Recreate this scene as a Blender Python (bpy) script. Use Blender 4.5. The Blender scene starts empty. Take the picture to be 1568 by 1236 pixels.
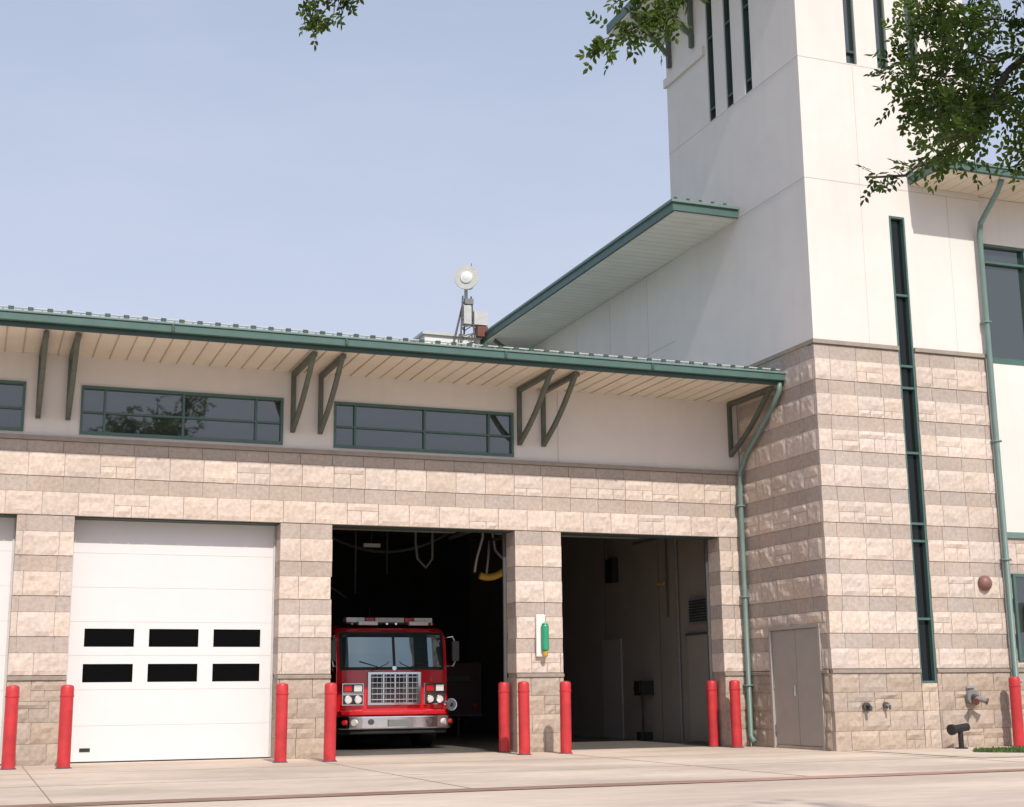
import bpy, math, random
import numpy as np
from mathutils import Vector, Matrix, noise
from math import sin, cos, pi
random.seed(7)
S = bpy.context.scene
S.view_settings.view_transform = 'Standard'
S.view_settings.look = 'None'
S.view_settings.exposure = 0

# ---------------------------------------------------------------- materials
def newmat(name):
    m = bpy.data.materials.new(name); m.use_nodes = True
    nt = m.node_tree; b = nt.nodes['Principled BSDF']
    return m, nt, b
def N(nt, t, **k):
    n = nt.nodes.new(t)
    for a, v in k.items(): setattr(n, a, v)
    return n
def coords(nt, scale=(1,1,1)):
    tc = N(nt,'ShaderNodeTexCoord'); mp = N(nt,'ShaderNodeMapping')
    mp.inputs['Scale'].default_value = scale
    nt.links.new(tc.outputs['Object'], mp.inputs['Vector'])
    return mp.outputs['Vector']
def noisy(name, col, var=0.1, scale=3.0, rough=0.7, bump=0.0, bscale=60, metal=0, spec=0.5, coat=0, stretch=(1,1,1), var2=0, scale2=0.5, streak=0):
    m, nt, b = newmat(name)
    v = coords(nt, stretch)
    n = N(nt,'ShaderNodeTexNoise'); n.inputs['Scale'].default_value = scale; n.inputs['Detail'].default_value = 6
    nt.links.new(v, n.inputs['Vector'])
    r = N(nt,'ShaderNodeMapRange'); r.inputs['From Min'].default_value=.3; r.inputs['From Max'].default_value=.7
    r.inputs['To Min'].default_value = 1-var; r.inputs['To Max'].default_value = 1+var
    nt.links.new(n.outputs['Fac'], r.inputs['Value'])
    val = r.outputs['Result']
    if var2:
        n2 = N(nt,'ShaderNodeTexNoise'); n2.inputs['Scale'].default_value = scale2; n2.inputs['Detail'].default_value = 4
        nt.links.new(v, n2.inputs['Vector'])
        r2 = N(nt,'ShaderNodeMapRange'); r2.inputs['From Min'].default_value=.35; r2.inputs['From Max'].default_value=.65
        r2.inputs['To Min'].default_value = 1-var2; r2.inputs['To Max'].default_value = 1+var2
        nt.links.new(n2.outputs['Fac'], r2.inputs['Value'])
        mu = N(nt,'ShaderNodeMath', operation='MULTIPLY'); nt.links.new(val, mu.inputs[0]); nt.links.new(r2.outputs['Result'], mu.inputs[1]); val = mu.outputs[0]
    if streak:
        v3 = coords(nt, (5,5,.25)); n3 = N(nt,'ShaderNodeTexNoise'); n3.inputs['Scale'].default_value = 1.0; n3.inputs['Detail'].default_value = 5
        nt.links.new(v3, n3.inputs['Vector'])
        r3 = N(nt,'ShaderNodeMapRange'); r3.inputs['From Min'].default_value=.5; r3.inputs['From Max'].default_value=.75
        r3.inputs['To Min'].default_value = 1; r3.inputs['To Max'].default_value = 1-streak
        nt.links.new(n3.outputs['Fac'], r3.inputs['Value'])
        mu = N(nt,'ShaderNodeMath', operation='MULTIPLY'); nt.links.new(val, mu.inputs[0]); nt.links.new(r3.outputs['Result'], mu.inputs[1]); val = mu.outputs[0]
    vm = N(nt,'ShaderNodeVectorMath', operation='SCALE'); vm.inputs[0].default_value = col
    nt.links.new(val, vm.inputs['Scale']); nt.links.new(vm.outputs['Vector'], b.inputs['Base Color'])
    b.inputs['Roughness'].default_value = rough; b.inputs['Metallic'].default_value = metal
    b.inputs['Specular IOR Level'].default_value = spec; b.inputs['Coat Weight'].default_value = coat
    if bump:
        nb = N(nt,'ShaderNodeTexNoise'); nb.inputs['Scale'].default_value = bscale; nb.inputs['Detail'].default_value = 5
        nt.links.new(v, nb.inputs['Vector'])
        bp = N(nt,'ShaderNodeBump'); bp.inputs['Strength'].default_value = bump; bp.inputs['Distance'].default_value = .01
        nt.links.new(nb.outputs['Fac'], bp.inputs['Height']); nt.links.new(bp.outputs['Normal'], b.inputs['Normal'])
    return m
def attrmat(name, rough=.9, bump=.5, bscale=45):
    m, nt, b = newmat(name)
    a = N(nt,'ShaderNodeAttribute'); a.attribute_name='Col'
    v = coords(nt)
    n = N(nt,'ShaderNodeTexNoise'); n.inputs['Scale'].default_value = 14; n.inputs['Detail'].default_value = 8
    nt.links.new(v, n.inputs['Vector'])
    n2 = N(nt,'ShaderNodeTexNoise'); n2.inputs['Scale'].default_value = .8; n2.inputs['Detail'].default_value = 3
    nt.links.new(v, n2.inputs['Vector'])
    r = N(nt,'ShaderNodeMapRange'); r.inputs['From Min'].default_value=.3; r.inputs['From Max'].default_value=.7; r.inputs['To Min'].default_value=.87; r.inputs['To Max'].default_value=1.11
    nt.links.new(n.outputs['Fac'], r.inputs['Value'])
    r2 = N(nt,'ShaderNodeMapRange'); r2.inputs['From Min'].default_value=.3; r2.inputs['From Max'].default_value=.7; r2.inputs['To Min'].default_value=.92; r2.inputs['To Max'].default_value=1.08
    nt.links.new(n2.outputs['Fac'], r2.inputs['Value'])
    mu = N(nt,'ShaderNodeMath', operation='MULTIPLY'); nt.links.new(r.outputs[0], mu.inputs[0]); nt.links.new(r2.outputs[0], mu.inputs[1])
    vm = N(nt,'ShaderNodeVectorMath', operation='SCALE')
    nt.links.new(a.outputs['Vector'], vm.inputs[0]); nt.links.new(mu.outputs[0], vm.inputs['Scale']); nt.links.new(vm.outputs['Vector'], b.inputs['Base Color'])
    b.inputs['Roughness'].default_value = rough; b.inputs['Specular IOR Level'].default_value=.2
    nb = N(nt,'ShaderNodeTexNoise'); nb.inputs['Scale'].default_value = bscale; nb.inputs['Detail'].default_value = 6
    nt.links.new(v, nb.inputs['Vector'])
    bp = N(nt,'ShaderNodeBump'); bp.inputs['Strength'].default_value = bump; bp.inputs['Distance'].default_value = .012
    nt.links.new(nb.outputs['Fac'], bp.inputs['Height']); nt.links.new(bp.outputs['Normal'], b.inputs['Normal'])
    return m
def ribbed(name, col, axis, period, groove=.06, dark=.62):
    m, nt, b = newmat(name)
    v = coords(nt); sp = N(nt,'ShaderNodeSeparateXYZ'); nt.links.new(v, sp.inputs[0])
    d = N(nt,'ShaderNodeMath', operation='DIVIDE'); nt.links.new(sp.outputs[axis], d.inputs[0]); d.inputs[1].default_value = period
    fr = N(nt,'ShaderNodeMath', operation='FRACT'); nt.links.new(d.outputs[0], fr.inputs[0])
    lt = N(nt,'ShaderNodeMath', operation='LESS_THAN'); nt.links.new(fr.outputs[0], lt.inputs[0]); lt.inputs[1].default_value = groove
    n = N(nt,'ShaderNodeTexNoise'); n.inputs['Scale'].default_value = 1.5; nt.links.new(v, n.inputs['Vector'])
    r = N(nt,'ShaderNodeMapRange'); r.inputs['To Min'].default_value=.88; r.inputs['To Max'].default_value=1.1; nt.links.new(n.outputs['Fac'], r.inputs['Value'])
    mx = N(nt,'ShaderNodeMix', data_type='RGBA'); mx.inputs['A'].default_value = (*col,1); mx.inputs['B'].default_value=(col[0]*dark,col[1]*dark,col[2]*dark,1)
    nt.links.new(lt.outputs[0], mx.inputs['Factor'])
    vm = N(nt,'ShaderNodeVectorMath', operation='SCALE'); nt.links.new(mx.outputs['Result'], vm.inputs[0]); nt.links.new(r.outputs[0], vm.inputs['Scale'])
    nt.links.new(vm.outputs['Vector'], b.inputs['Base Color']); b.inputs['Roughness'].default_value=.6; b.inputs['Specular IOR Level'].default_value=.2
    return m
def glassmat(name, base, refl, tint=(1,1,1), rough=.02):
    m = bpy.data.materials.new(name); m.use_nodes=True; nt=m.node_tree; nt.nodes.clear()
    o = N(nt,'ShaderNodeOutputMaterial'); mx = N(nt,'ShaderNodeMixShader'); d = N(nt,'ShaderNodeBsdfDiffuse'); g = N(nt,'ShaderNodeBsdfGlossy')
    d.inputs['Color'].default_value=(*base,1); g.inputs['Color'].default_value=(*tint,1); g.inputs['Roughness'].default_value=rough
    fz = N(nt,'ShaderNodeFresnel'); fz.inputs['IOR'].default_value=1.5
    ad = N(nt,'ShaderNodeMath', operation='ADD'); ad.use_clamp=True; nt.links.new(fz.outputs[0], ad.inputs[0]); ad.inputs[1].default_value=refl
    n = N(nt,'ShaderNodeTexNoise'); n.inputs['Scale'].default_value=1.2; v=coords(nt); nt.links.new(v,n.inputs['Vector'])
    bp = N(nt,'ShaderNodeBump'); bp.inputs['Strength'].default_value=.04; bp.inputs['Distance'].default_value=.05
    nt.links.new(n.outputs['Fac'],bp.inputs['Height']); nt.links.new(bp.outputs['Normal'], g.inputs['Normal'])
    nt.links.new(ad.outputs[0], mx.inputs[0]); nt.links.new(d.outputs[0], mx.inputs[1]); nt.links.new(g.outputs[0], mx.inputs[2]); nt.links.new(mx.outputs[0], o.inputs[0])
    return m
def leafmat(name, c1, c2):
    m = bpy.data.materials.new(name); m.use_nodes=True; nt=m.node_tree; nt.nodes.clear()
    o = N(nt,'ShaderNodeOutputMaterial'); mx = N(nt,'ShaderNodeMixShader'); mx.inputs[0].default_value=.42
    d = N(nt,'ShaderNodeBsdfPrincipled'); t = N(nt,'ShaderNodeBsdfTranslucent')
    d.inputs['Roughness'].default_value=.5; d.inputs['Specular IOR Level'].default_value=.3
    a = N(nt,'ShaderNodeAttribute'); a.attribute_name='Col'
    sp = N(nt,'ShaderNodeSeparateXYZ'); nt.links.new(a.outputs['Vector'], sp.inputs[0])
    cm = N(nt,'ShaderNodeMix', data_type='RGBA'); cm.inputs['A'].default_value=(*c1,1); cm.inputs['B'].default_value=(*c2,1)
    nt.links.new(sp.outputs[0], cm.inputs['Factor'])
    nt.links.new(cm.outputs['Result'], d.inputs['Base Color'])
    vm = N(nt,'ShaderNodeVectorMath', operation='MULTIPLY'); vm.inputs[1].default_value=(1.6,1.7,.7); nt.links.new(cm.outputs['Result'], vm.inputs[0]); nt.links.new(vm.outputs[0], t.inputs['Color'])
    nt.links.new(d.outputs[0], mx.inputs[1]); nt.links.new(t.outputs[0], mx.inputs[2]); nt.links.new(mx.outputs[0], o.inputs[0])
    return m

MB = attrmat('split_block')
MORT = noisy('mortar',(.40,.34,.29),.1,8)
STU = noisy('stucco',(.72,.675,.64),.02,2,.85,.25,140,spec=.2,var2=.03,scale2=.4,streak=.035)
STUJ = noisy('stucco_joint',(.52,.48,.45),.05,3)
CAP = noisy('cast_cap',(.31,.265,.225),.1,6,.8,.2,60)
TEAL = noisy('teal_paint',(.075,.14,.125),.08,4,.4,spec=.4)
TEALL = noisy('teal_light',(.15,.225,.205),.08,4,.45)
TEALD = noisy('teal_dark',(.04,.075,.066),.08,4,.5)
BRK = noisy('bracket_paint',(.095,.11,.09),.12,5,.5)
SOF = ribbed('soffit_metal',(.72,.65,.54),0,.30)
SOFY = ribbed('soffit_metal_y',(.82,.79,.73),1,.28)
ROOF = noisy('roof_metal',(.17,.22,.205),.1,2,.5)
GLW = glassmat('window_glass',(.03,.04,.036),.10)
GLD = glassmat('door_glass',(.003,.003,.003),-.035)
GLS = glassmat('strip_glass',(.010,.012,.012),-.01)
DOORW = noisy('door_white',(.68,.665,.67),.015,2,.5,spec=.3)
DOORG = noisy('door_grey',(.37,.34,.31),.04,3,.55)
RED = noisy('bollard_red',(.50,.035,.04),.08,6,.42,spec=.45,var2=.1,scale2=3)
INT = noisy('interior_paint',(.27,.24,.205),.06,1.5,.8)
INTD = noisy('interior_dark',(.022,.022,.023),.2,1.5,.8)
BLACK = noisy('black_rubber',(.015,.015,.016),.2,8,.6)
CHROME = noisy('chrome',(.80,.80,.82),.05,6,.14,metal=1)
STEEL = noisy('galvanised',(.42,.43,.44),.1,9,.45,metal=.6)
DSTEEL = noisy('dull_steel',(.07,.07,.072),.1,9,.55)
LGREY = noisy('light_grey_paint',(.50,.50,.49),.08,9,.5)
MGREY = noisy('mid_grey_paint',(.20,.20,.20),.08,9,.5)
ERED = noisy('engine_red',(.60,.012,.02),.05,2,.2,spec=.6,coat=1)
EWIN = glassmat('windshield',(.02,.045,.05),.17,(.75,.95,1))
LAMP = noisy('lamp_lens',(.70,.70,.68),.1,30,.12,spec=.8)
REDL = noisy('red_lens',(.5,.02,.02),.1,20,.2)
AMB = noisy('amber_lens',(.7,.3,.03),.1,20,.2)
YEL = noisy('yellow_hose',(.50,.30,.03),.1,10,.5)
WHT = noisy('white_paint',(.72,.71,.69),.04,5,.5)
GRN = noisy('green_plastic',(.03,.30,.16),.06,6,.35)
BROWN = noisy('brown_box',(.16,.05,.035),.1,6,.6)
BARK = noisy('bark',(.06,.045,.035),.3,12,.9,.7,40)
LEAF = leafmat('leaves',(.020,.040,.010),(.12,.175,.035))

# ---------------------------------------------------------------- mesh builder
def empty(name, loc=(0,0,0)):
    e = bpy.data.objects.new(name, None); e.location = loc; S.collection.objects.link(e); return e
class B:
    def __init__(s, name, parent=None, bevel=0, smooth=False, seg=2):
        s.n=name; s.p=parent; s.v=[]; s.f=[]; s.m=[]; s.mats=[]; s.c=[]; s.bv=bevel; s.sm=smooth; s.seg=seg; s.col=(1,1,1)
    def mi(s, mat):
        if mat not in s.mats: s.mats.append(mat)
        return s.mats.index(mat)
    def add(s, vs, fs, mat):
        o=len(s.v); s.v.extend(vs); s.c.extend([s.col]*len(vs)); k=s.mi(mat)
        for f in fs: s.f.append(tuple(i+o for i in f)); s.m.append(k)
    def box(s, x0,x1,y0,y1,z0,z1, mat):
        s.add([(x0,y0,z0),(x1,y0,z0),(x1,y1,z0),(x0,y1,z0),(x0,y0,z1),(x1,y0,z1),(x1,y1,z1),(x0,y1,z1)],
              [(0,3,2,1),(4,5,6,7),(0,1,5,4),(1,2,6,5),(2,3,7,6),(3,0,4,7)], mat)
    def beam(s, a, b, w, h, mat, up=(0,0,1)):
        a=Vector(a); b=Vector(b); d=(b-a).normalized(); u=Vector(up)
        r=d.cross(u)
        if r.length<1e-4: r=d.cross(Vector((1,0,0)))
        r.normalize(); u=r.cross(d)
        vs=[]
        for p in (a,b):
            for i,j in ((-1,-1),(1,-1),(1,1),(-1,1)): vs.append(tuple(p+r*(i*w/2)+u*(j*h/2)))
        s.add(vs,[(0,1,2,3),(7,6,5,4),(0,4,5,1),(1,5,6,2),(2,6,7,3),(3,7,4,0)],mat)
    def tube(s, pts, rad, mat, n=12, cap=True):
        pts=[Vector(p) for p in pts]
        if not hasattr(rad,'__len__'): rad=[rad]*len(pts)
        vs=[]; fs=[]; pr=None
        for i,p in enumerate(pts):
            d=(pts[min(i+1,len(pts)-1)]-pts[max(i-1,0)])
            if d.length<1e-7: d=Vector((0,0,1))
            d.normalize()
            if pr is None:
                pr=d.orthogonal().normalized()
            pr=(pr-d*pr.dot(d)).normalized(); q=d.cross(pr)
            for k in range(n):
                a=2*pi*k/n; vs.append(tuple(p+pr*(cos(a)*rad[i])+q*(sin(a)*rad[i])))
        for i in range(len(pts)-1):
            for k in range(n): fs.append((i*n+k,i*n+(k+1)%n,(i+1)*n+(k+1)%n,(i+1)*n+k))
        if cap: fs.append(tuple(range(n))[::-1]); fs.append(tuple((len(pts)-1)*n+k for k in range(n)))
        s.add(vs,fs,mat)
    def done(s, loc=(0,0,0)):
        me=bpy.data.meshes.new(s.n); me.from_pydata(s.v,[],s.f)
        for m in s.mats: me.materials.append(m)
        me.polygons.foreach_set('material_index', s.m)
        if s.sm: me.polygons.foreach_set('use_smooth',[True]*len(s.f))
        at=me.color_attributes.new('Col','FLOAT_COLOR','POINT')
        at.data.foreach_set('color', np.array([(c[0],c[1],c[2],1) for c in s.c],dtype=np.float32).ravel())
        me.update(); ob=bpy.data.objects.new(s.n,me); S.collection.objects.link(ob); ob.location=loc
        if s.p: ob.parent=s.p
        if s.bv:
            md=ob.modifiers.new('bevel','BEVEL'); md.width=s.bv; md.segments=s.seg; md.limit_method='ANGLE'
        return ob

# ---------------------------------------------------------------- block masonry
SPL=(.60,.505,.44); SMO=(.44,.37,.325); BAS=(.43,.35,.285)
def rows(z0,z1,breaks=()):
    R=[]
    z=0
    while z<1.42-1e-6: R.append((z,z+.355,'b')); z+=.355
    R.append((1.42,1.50,'belt'))
    s=1.46; k=0
    while s<9:
        R.append((max(s,1.50),s+.42,'s')); R.append((s+.42,s+.70,'m')); s+=.70
    out=[]
    for a,b,t in R:
        a=max(a,z0); b=min(b,z1)
        if b-a<.03: continue
        cs=[a]+[q for q in breaks if a+.03<q<b-.03]+[b]
        for i in range(len(cs)-1): out.append((cs[i],cs[i+1],t))
    return out
def block(bd, mp, u0,u1,z0,z1, rough, back=.10, colr=(1,1,1), base_n=0.0):
    g=.004; u0+=g; u1-=g; z0+=g*.7; z1-=g*.7
    if u1-u0<.03 or z1-z0<.02: return
    bd.col=colr
    if rough==0:
        nu=nz=1
    else:
        nu=max(2,int((u1-u0)/.07)); nz=max(2,int((z1-z0)/.07))
    vs=[];fs=[]; sd=random.random()*50
    for j in range(nz+1):
        for i in range(nu+1):
            u=u0+(u1-u0)*i/nu; z=z0+(z1-z0)*j/nz; n=base_n
            edge = i in (0,nu) or j in (0,nz)
            if rough and not edge:
                n+= rough*(.55+.9*noise.noise(Vector((u*4+sd,z*5,sd)))+.35*(random.random()-.5))
            elif rough: n+= rough*.12*random.random()
            vs.append(mp(u,n,z))
    for j in range(nz):
        for i in range(nu):
            a=j*(nu+1)+i; fs.append((a,a+1,a+nu+2,a+nu+1))
    o=len(vs)
    for (u,z) in ((u0,z0),(u1,z0),(u1,z1),(u0,z1)): vs.append(mp(u,-back,z))
    fs.append(tuple([o+1,o]+list(range(0,nu+1))))
    fs.append(tuple([o+3,o+2]+[nz*(nu+1)+i for i in range(nu,-1,-1)]))
    fs.append(tuple([o,o+3]+[j*(nu+1) for j in range(nz,-1,-1)]))
    fs.append(tuple([o+2,o+1]+[j*(nu+1)+nu for j in range(nz+1)]))
    bd.add(vs,fs,MB)
def facing(bd, mp, segs_fn, z0,z1, breaks=(), L=.61, back=.10, tone=1.0):
    for ri,(a,b,t) in enumerate(rows(z0,z1,breaks)):
        for (u0,u1) in segs_fn(.5*(a+b)):
            if t=='belt':
                bd.col=(.31,.26,.22); 
                vs=[mp(u0-.0,.035,a),mp(u1+.0,.035,a),mp(u1,.035,b-.025),mp(u0,.035,b-.025),mp(u0,-.04,b),mp(u1,-.04,b),mp(u0,-.04,a),mp(u1,-.04,a)]
                bd.add(vs,[(0,1,2,3),(3,2,5,4),(6,7,1,0),(0,3,4,6),(1,7,5,2)],MB); continue
            off=((round(a*100)//7)%2)*L*.5+random.uniform(-.04,.04)
            u=math.floor(u0/L)*L-off
            while u<u1:
                v=u+L; p=max(u,u0); q=min(v,u1)
                if 0<q-p:
                    k=random.uniform(.94,1.05)*tone; w=random.uniform(-.010,.010)
                    if t=='m':
                        c=(SMO[0]*k+w,SMO[1]*k,SMO[2]*k-w)
                        block(bd,mp,p,q,a,b,0,back,c,-.012)
                    else:
                        base=SPL if t=='s' else BAS
                        c=(base[0]*k+w,base[1]*k,base[2]*k-w)
                        rg=.030 if t=='s' else .038
                        if random.random()<.3 and b-a>.3 and q-p>.4:
                            zm=a+(b-a)*random.choice((.5,.5,.35,.65)); um=p+(q-p)*random.uniform(.35,.65)
                            k2=random.uniform(.95,1.05)
                            block(bd,mp,p,um,a,zm,rg,back,c); block(bd,mp,um,q,a,zm,rg,back,tuple(x*k2 for x in c)); block(bd,mp,p,q,zm,b,rg,back,tuple(x*k2 for x in c))
                        else: block(bd,mp,p,q,a,b,rg,back,c)
                u=v

station = empty('fire_station')
ZL=4.27; ZC=5.66; ZK=7.86; XT=8.83
pillars=[(-10.27,-9.28),(-5.62,-4.65),(-.99,0.0),(3.67,4.66),(8.24,8.83)]
front=lambda Y0:(lambda u,n,z:(u,Y0-n,z))
side=lambda X0:(lambda u,n,z:(X0-n,u,z))

b=B('garage_block_facing',station)
for (p,q) in pillars:
    if q<XT: facing(b,front(0),lambda z,p=p,q=q:[(p,q)],0,ZL,back=.5)
    else: facing(b,front(0),lambda z,p=p,q=q:[(p,q-.015)],0,ZL,back=.5)
facing(b,front(0),lambda z:[(-13,XT-.015)],ZL,ZC-.07)
b.done()
b=B('garage_wall_core',station)
b.box(-13,XT-.02,.035,.5,ZL+.01,ZC-.02,MORT)
for (p,q) in pillars: b.box(p+.02,q-.02,.035,.48,0,ZL+.02,MORT)
b.box(-13,XT-.01,-.03,.5,ZC-.065,ZC+.012,CAP)
b.box(-13,XT-.03,.12,.47,ZL-.02,ZL+.006,TEALD)
b.done()
b=B('clerestory_wall',station)
wins=[(-9.3,-5.6),(-4.65,-.98),(0.0,3.68)]
Y0=.05
ZB0,ZB1=5.74,6.635
b.box(-13,XT-.01,Y0,.3,ZC+.01,ZB0,STU); b.box(-13,XT-.01,Y0,.3,ZB1,7.3,STU)
xs=[-13]+[e for w in wins for e in w]+[XT-.01]
for i in range(0,len(xs),2): b.box(xs[i],xs[i+1],Y0,.3,ZB0,ZB1,STU)
b.box(4.64,4.655,Y0-.004,Y0+.01,ZC+.02,7.14,STUJ)
b.done()
b=B('clerestory_windows',station)
for w,(x0,x1) in enumerate(wins):
    fr=.045
    b.box(x0,x1,.02,.14,ZB0,ZB0+.06,TEAL); b.box(x0,x1,.02,.14,ZB1-.05,ZB1,TEAL)
    b.box(x0,x0+fr,.022,.14,ZB0+.06,ZB1-.05,TEAL); b.box(x1-fr,x1,.022,.14,ZB0+.06,ZB1-.05,TEAL)
    for k,dx in enumerate((.42,1.82,3.16)):
        b.box(x0+dx-.02,x0+dx+.02,.04,.14,ZB0+.06,ZB1-.05,TEAL)
    b.box(x0+fr,x1-fr,.047,.14,6.14,6.175,TEAL)
    b.box(x0+fr,x1-fr,.10,.12,ZB0+.06,ZB1-.05,GLW)
b.done()

b=B('garage_roof',station)
E=-1.83
vs=[(-13,E,7.40),(XT-.012,E,7.40),(XT-.012,17.8,8.9),(-13,17.8,8.9)]
b.add(vs,[(0,1,2,3)],ROOF)
b.box(-13,XT-.012,E,.05,7.17,7.19,SOF)
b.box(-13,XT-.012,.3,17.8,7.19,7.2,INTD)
x=-12.9
while x<8.7: b.box(x,x+.018,E+.02,.045,7.155,7.169,SOF); x+=.30
b.done()
b=B('roof_gutter',station,bevel=.01)
b.box(-13,XT-.012,E-.13,E-.002,7.24,7.37,TEAL)
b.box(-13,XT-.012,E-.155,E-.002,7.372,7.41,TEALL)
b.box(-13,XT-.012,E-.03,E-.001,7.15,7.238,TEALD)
x=-12.5
while x<8.7: b.box(x,x+.05,E-.16,E-.12,7.245,7.368,TEALD); x+=3.05
b.done()
b=B('snow_guard',station)
x=-12.9
while x<8.7:
    b.box(x-.012,x+.012,E-.05,E+.4,7.411,7.455,TEALL)
    b.box(x+.08,x+.17,E-.02,E+.03,7.405,7.505,TEALD)
    x+=.31
b.tube([(-13,E+.02,7.49),(XT-.05,E+.02,7.49)],.014,LGREY,6)
b.done()
b=B('eave_brackets',station,bevel=.006)
for X in (-10.0,-9.5,-5.37,-4.86,-.80,-.27,3.80,4.32,8.62):
    w=.085
    b.box(X-w/2,X+w/2,-.03,Y0-.002,5.98,7.15,BRK)
    P=[Vector((X,-.02+ -1.62*t, 6.04+1.06*t-.10*math.sin(pi*t)*1.0)) for t in [i/6 for i in range(7)]]
    for i in range(6): b.beam(P[i],P[i+1],w,.085,BRK,up=(0,0,1))
    b.beam((X,-.02,7.10),(X,-1.75,7.10),w+.01,.08,BRK)
b.done()
b=B('garage_downspout',station,smooth=True)
b.tube([(8.72,-1.86,7.22),(8.72,-1.84,7.05),(8.72,-1.55,6.75),(8.72,-.42,5.95),(8.72,-.16,5.62),(8.72,-.12,5.2),(8.72,-.12,.22),(8.72,-.25,.1)],.055,TEALL,10)
for z in (1.2,3.,4.9): b.box(8.64,8.80,-.185,-.02,z,z+.04,TEALL)
b.done()

# ---------------- tower
TF=-3.0
b=B('tower_block_facing',station)
facing(b,front(TF),lambda z:[(8.83,10.82)],0,ZK-.08)
facing(b,front(TF),lambda z:[(11.20,12.95)],0,ZK-.08)
facing(b,front(TF),lambda z:[(10.825,11.195)],0,1.22,tone=1.25)
def sidesegs(z):
    if z<2.36: return [(-2.89,-2.68),(-.83,-.0)]
    return [(-2.89,-.0)]
facing(b,side(XT),sidesegs,0,ZK-.08,breaks=(2.36,),tone=.96)
b.done()
b=B('tower_core',station)
b.box(XT+.035,10.80,TF+.035,0.6,0,ZK-.02,MORT); b.box(11.22,12.93,TF+.035,0.6,0,ZK-.02,MORT)
b.box(10.80,11.22,TF+.3,.6,0,ZK-.02,MORT); b.box(10.80,11.22,TF+.04,TF+.3,0,1.2,MORT)
for x0,x1 in ((XT-.03,10.82),(11.20,12.98)): b.box(x0,x1,TF-.03,TF+.2,ZK-.08,ZK,CAP)
b.box(XT-.03,XT+.2,TF+.201,.0,ZK-.08,ZK,CAP)
b.done()
b=B('tower_stucco_shaft',station)
sx0,sx1,sy0,sy1=8.85,13.13,-2.97,2.76
TOP=17.3
fs=[(10.03,10.29),(10.80,11.07),(11.58,11.85)]
ss=[(.44,.74),(-.36,-.06),(-1.17,-.87)]
WB=13.88
def fw(x0,x1,z0,z1): b.box(x0,x1,sy0,sy0+.25,z0,z1,STU)
fw(sx0,10.85,ZK,WB); fw(11.17,sx1,ZK,WB); fw(10.85,11.17,10.63,WB)
xs=[sx0]+[e for w in fs for e in w]+[sx1]
for i in range(0,len(xs),2): fw(xs[i],xs[i+1],WB,TOP)
def sw(y0,y1,z0,z1): b.box(sx0,sx0+.25,y0,y1,z0,z1,STU)
sw(sy0+.25,sy1,ZK-3,WB)
ys=[sy0+.25]+[e for w in ss[::-1] for e in w]+[sy1]
for i in range(0,len(ys),2): sw(ys[i],ys[i+1],WB,TOP)
b.box(sx1-.25,sx1,sy0+.25,sy1,ZK,TOP,STU); b.box(sx0+.25,sx1-.25,sy1-.25,sy1,ZK,TOP,STU)
for z in (11.22,13.85):
    b.box(sx0-.003,sx1+.003,sy0-.004,sy0+.02,z,z+.012,STUJ); b.box(sx0-.004,sx0+.02,sy0,sy1,z,z+.012,STUJ)
for x in (10.16,11.71): b.box(x,x+.008,sy0-.004,sy0+.02,11.24,13.85,STUJ)
for x in (10.16,12.3): b.box(x,x+.006,sy0-.004,sy0+.02,ZK+.02,11.22,STUJ)
b.box(sx0-.07,sx0-.001,.84,sy1+.05,15.58,15.80,STU); b.box(sx0-.07,sx0-.001,sy0-.04,-1.3,16.12,16.32,STU)
b.done()
b=B('tower_windows',station)
for x0,x1 in fs:
    b.box(x0,x1,sy0+.12,sy0+.14,WB,TOP,GLW)
    for xx in (x0,x1-.03): b.box(xx,xx+.03,sy0+.05,sy0+.119,WB,TOP,TEALD)
    for z in (WB,14.15,15.9): b.box(x0+.03,x1-.03,sy0+.05,sy0+.118,z,z+.05,TEALD)
for y0,y1 in ss:
    b.box(sx0+.10,sx0+.12,y0,y1,WB,TOP,GLW)
    for yy in (y0,y1-.03): b.box(sx0+.03,sx0+.099,yy,yy+.03,WB,TOP,TEALD)
    for z in (WB,14.15,15.9): b.box(sx0+.03,sx0+.098,y0+.03,y1-.03,z,z+.05,TEALD)
b.box(10.85,11.17,TF+.12,TF+.14,1.26,10.63,GLS)
for xx in (10.822,11.158): b.box(xx,xx+.04,TF+.02,TF+.119,1.22,10.63,TEAL)
for z in (1.22,2.42,3.93,4.27,5.68,7.0,7.45,8.93,10.59): b.box(10.862,11.158,TF+.03,TF+.118,z,z+.045,TEAL)
b.done()
b=B('tower_roof',station)
b.box(7.75,14.2,-4.0,3.8,17.32,17.56,TEAL); b.box(7.78,14.17,-3.97,3.77,17.28,17.318,SOFY)
for Y in (2.5,1.35,-1.6):
    b.beam((8.84,Y,16.25),(7.85,Y,17.25),.09,.09,BRK); b.box(8.74,8.83,Y-.05,Y+.05,16.0,17.28,BRK); b.beam((8.84,Y,17.2),(7.8,Y,17.2),.09,.09,BRK)
b.done()
b=B('service_double_door',station,bevel=.004)
b.box(XT-.03,XT+.1,-2.68,-.83,2.29,2.36,DOORG)
b.box(XT-.03,XT+.1,-2.68,-2.61,0,2.288,DOORG); b.box(XT-.03,XT+.1,-.90,-.83,0,2.288,DOORG)
b.box(XT+.06,XT+.1,-2.6,-.91,.06,2.286,BLACK)
b.box(XT+.02,XT+.055,-2.60,-1.765,.075,2.275,DOORG); b.box(XT+.02,XT+.055,-1.745,-.91,.075,2.275,DOORG)
b.box(XT-.035,XT+.018,-1.72,-1.68,1.0,1.2,STEEL); b.box(XT+.0,XT+.1,-2.68,-.83,0,.055,MORT)
for z in (.3,1.15,2.0):
    for y in (-2.605,-.915): b.box(XT+.0,XT+.019,y-.02,y+.02,z,z+.12,STEEL)
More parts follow.
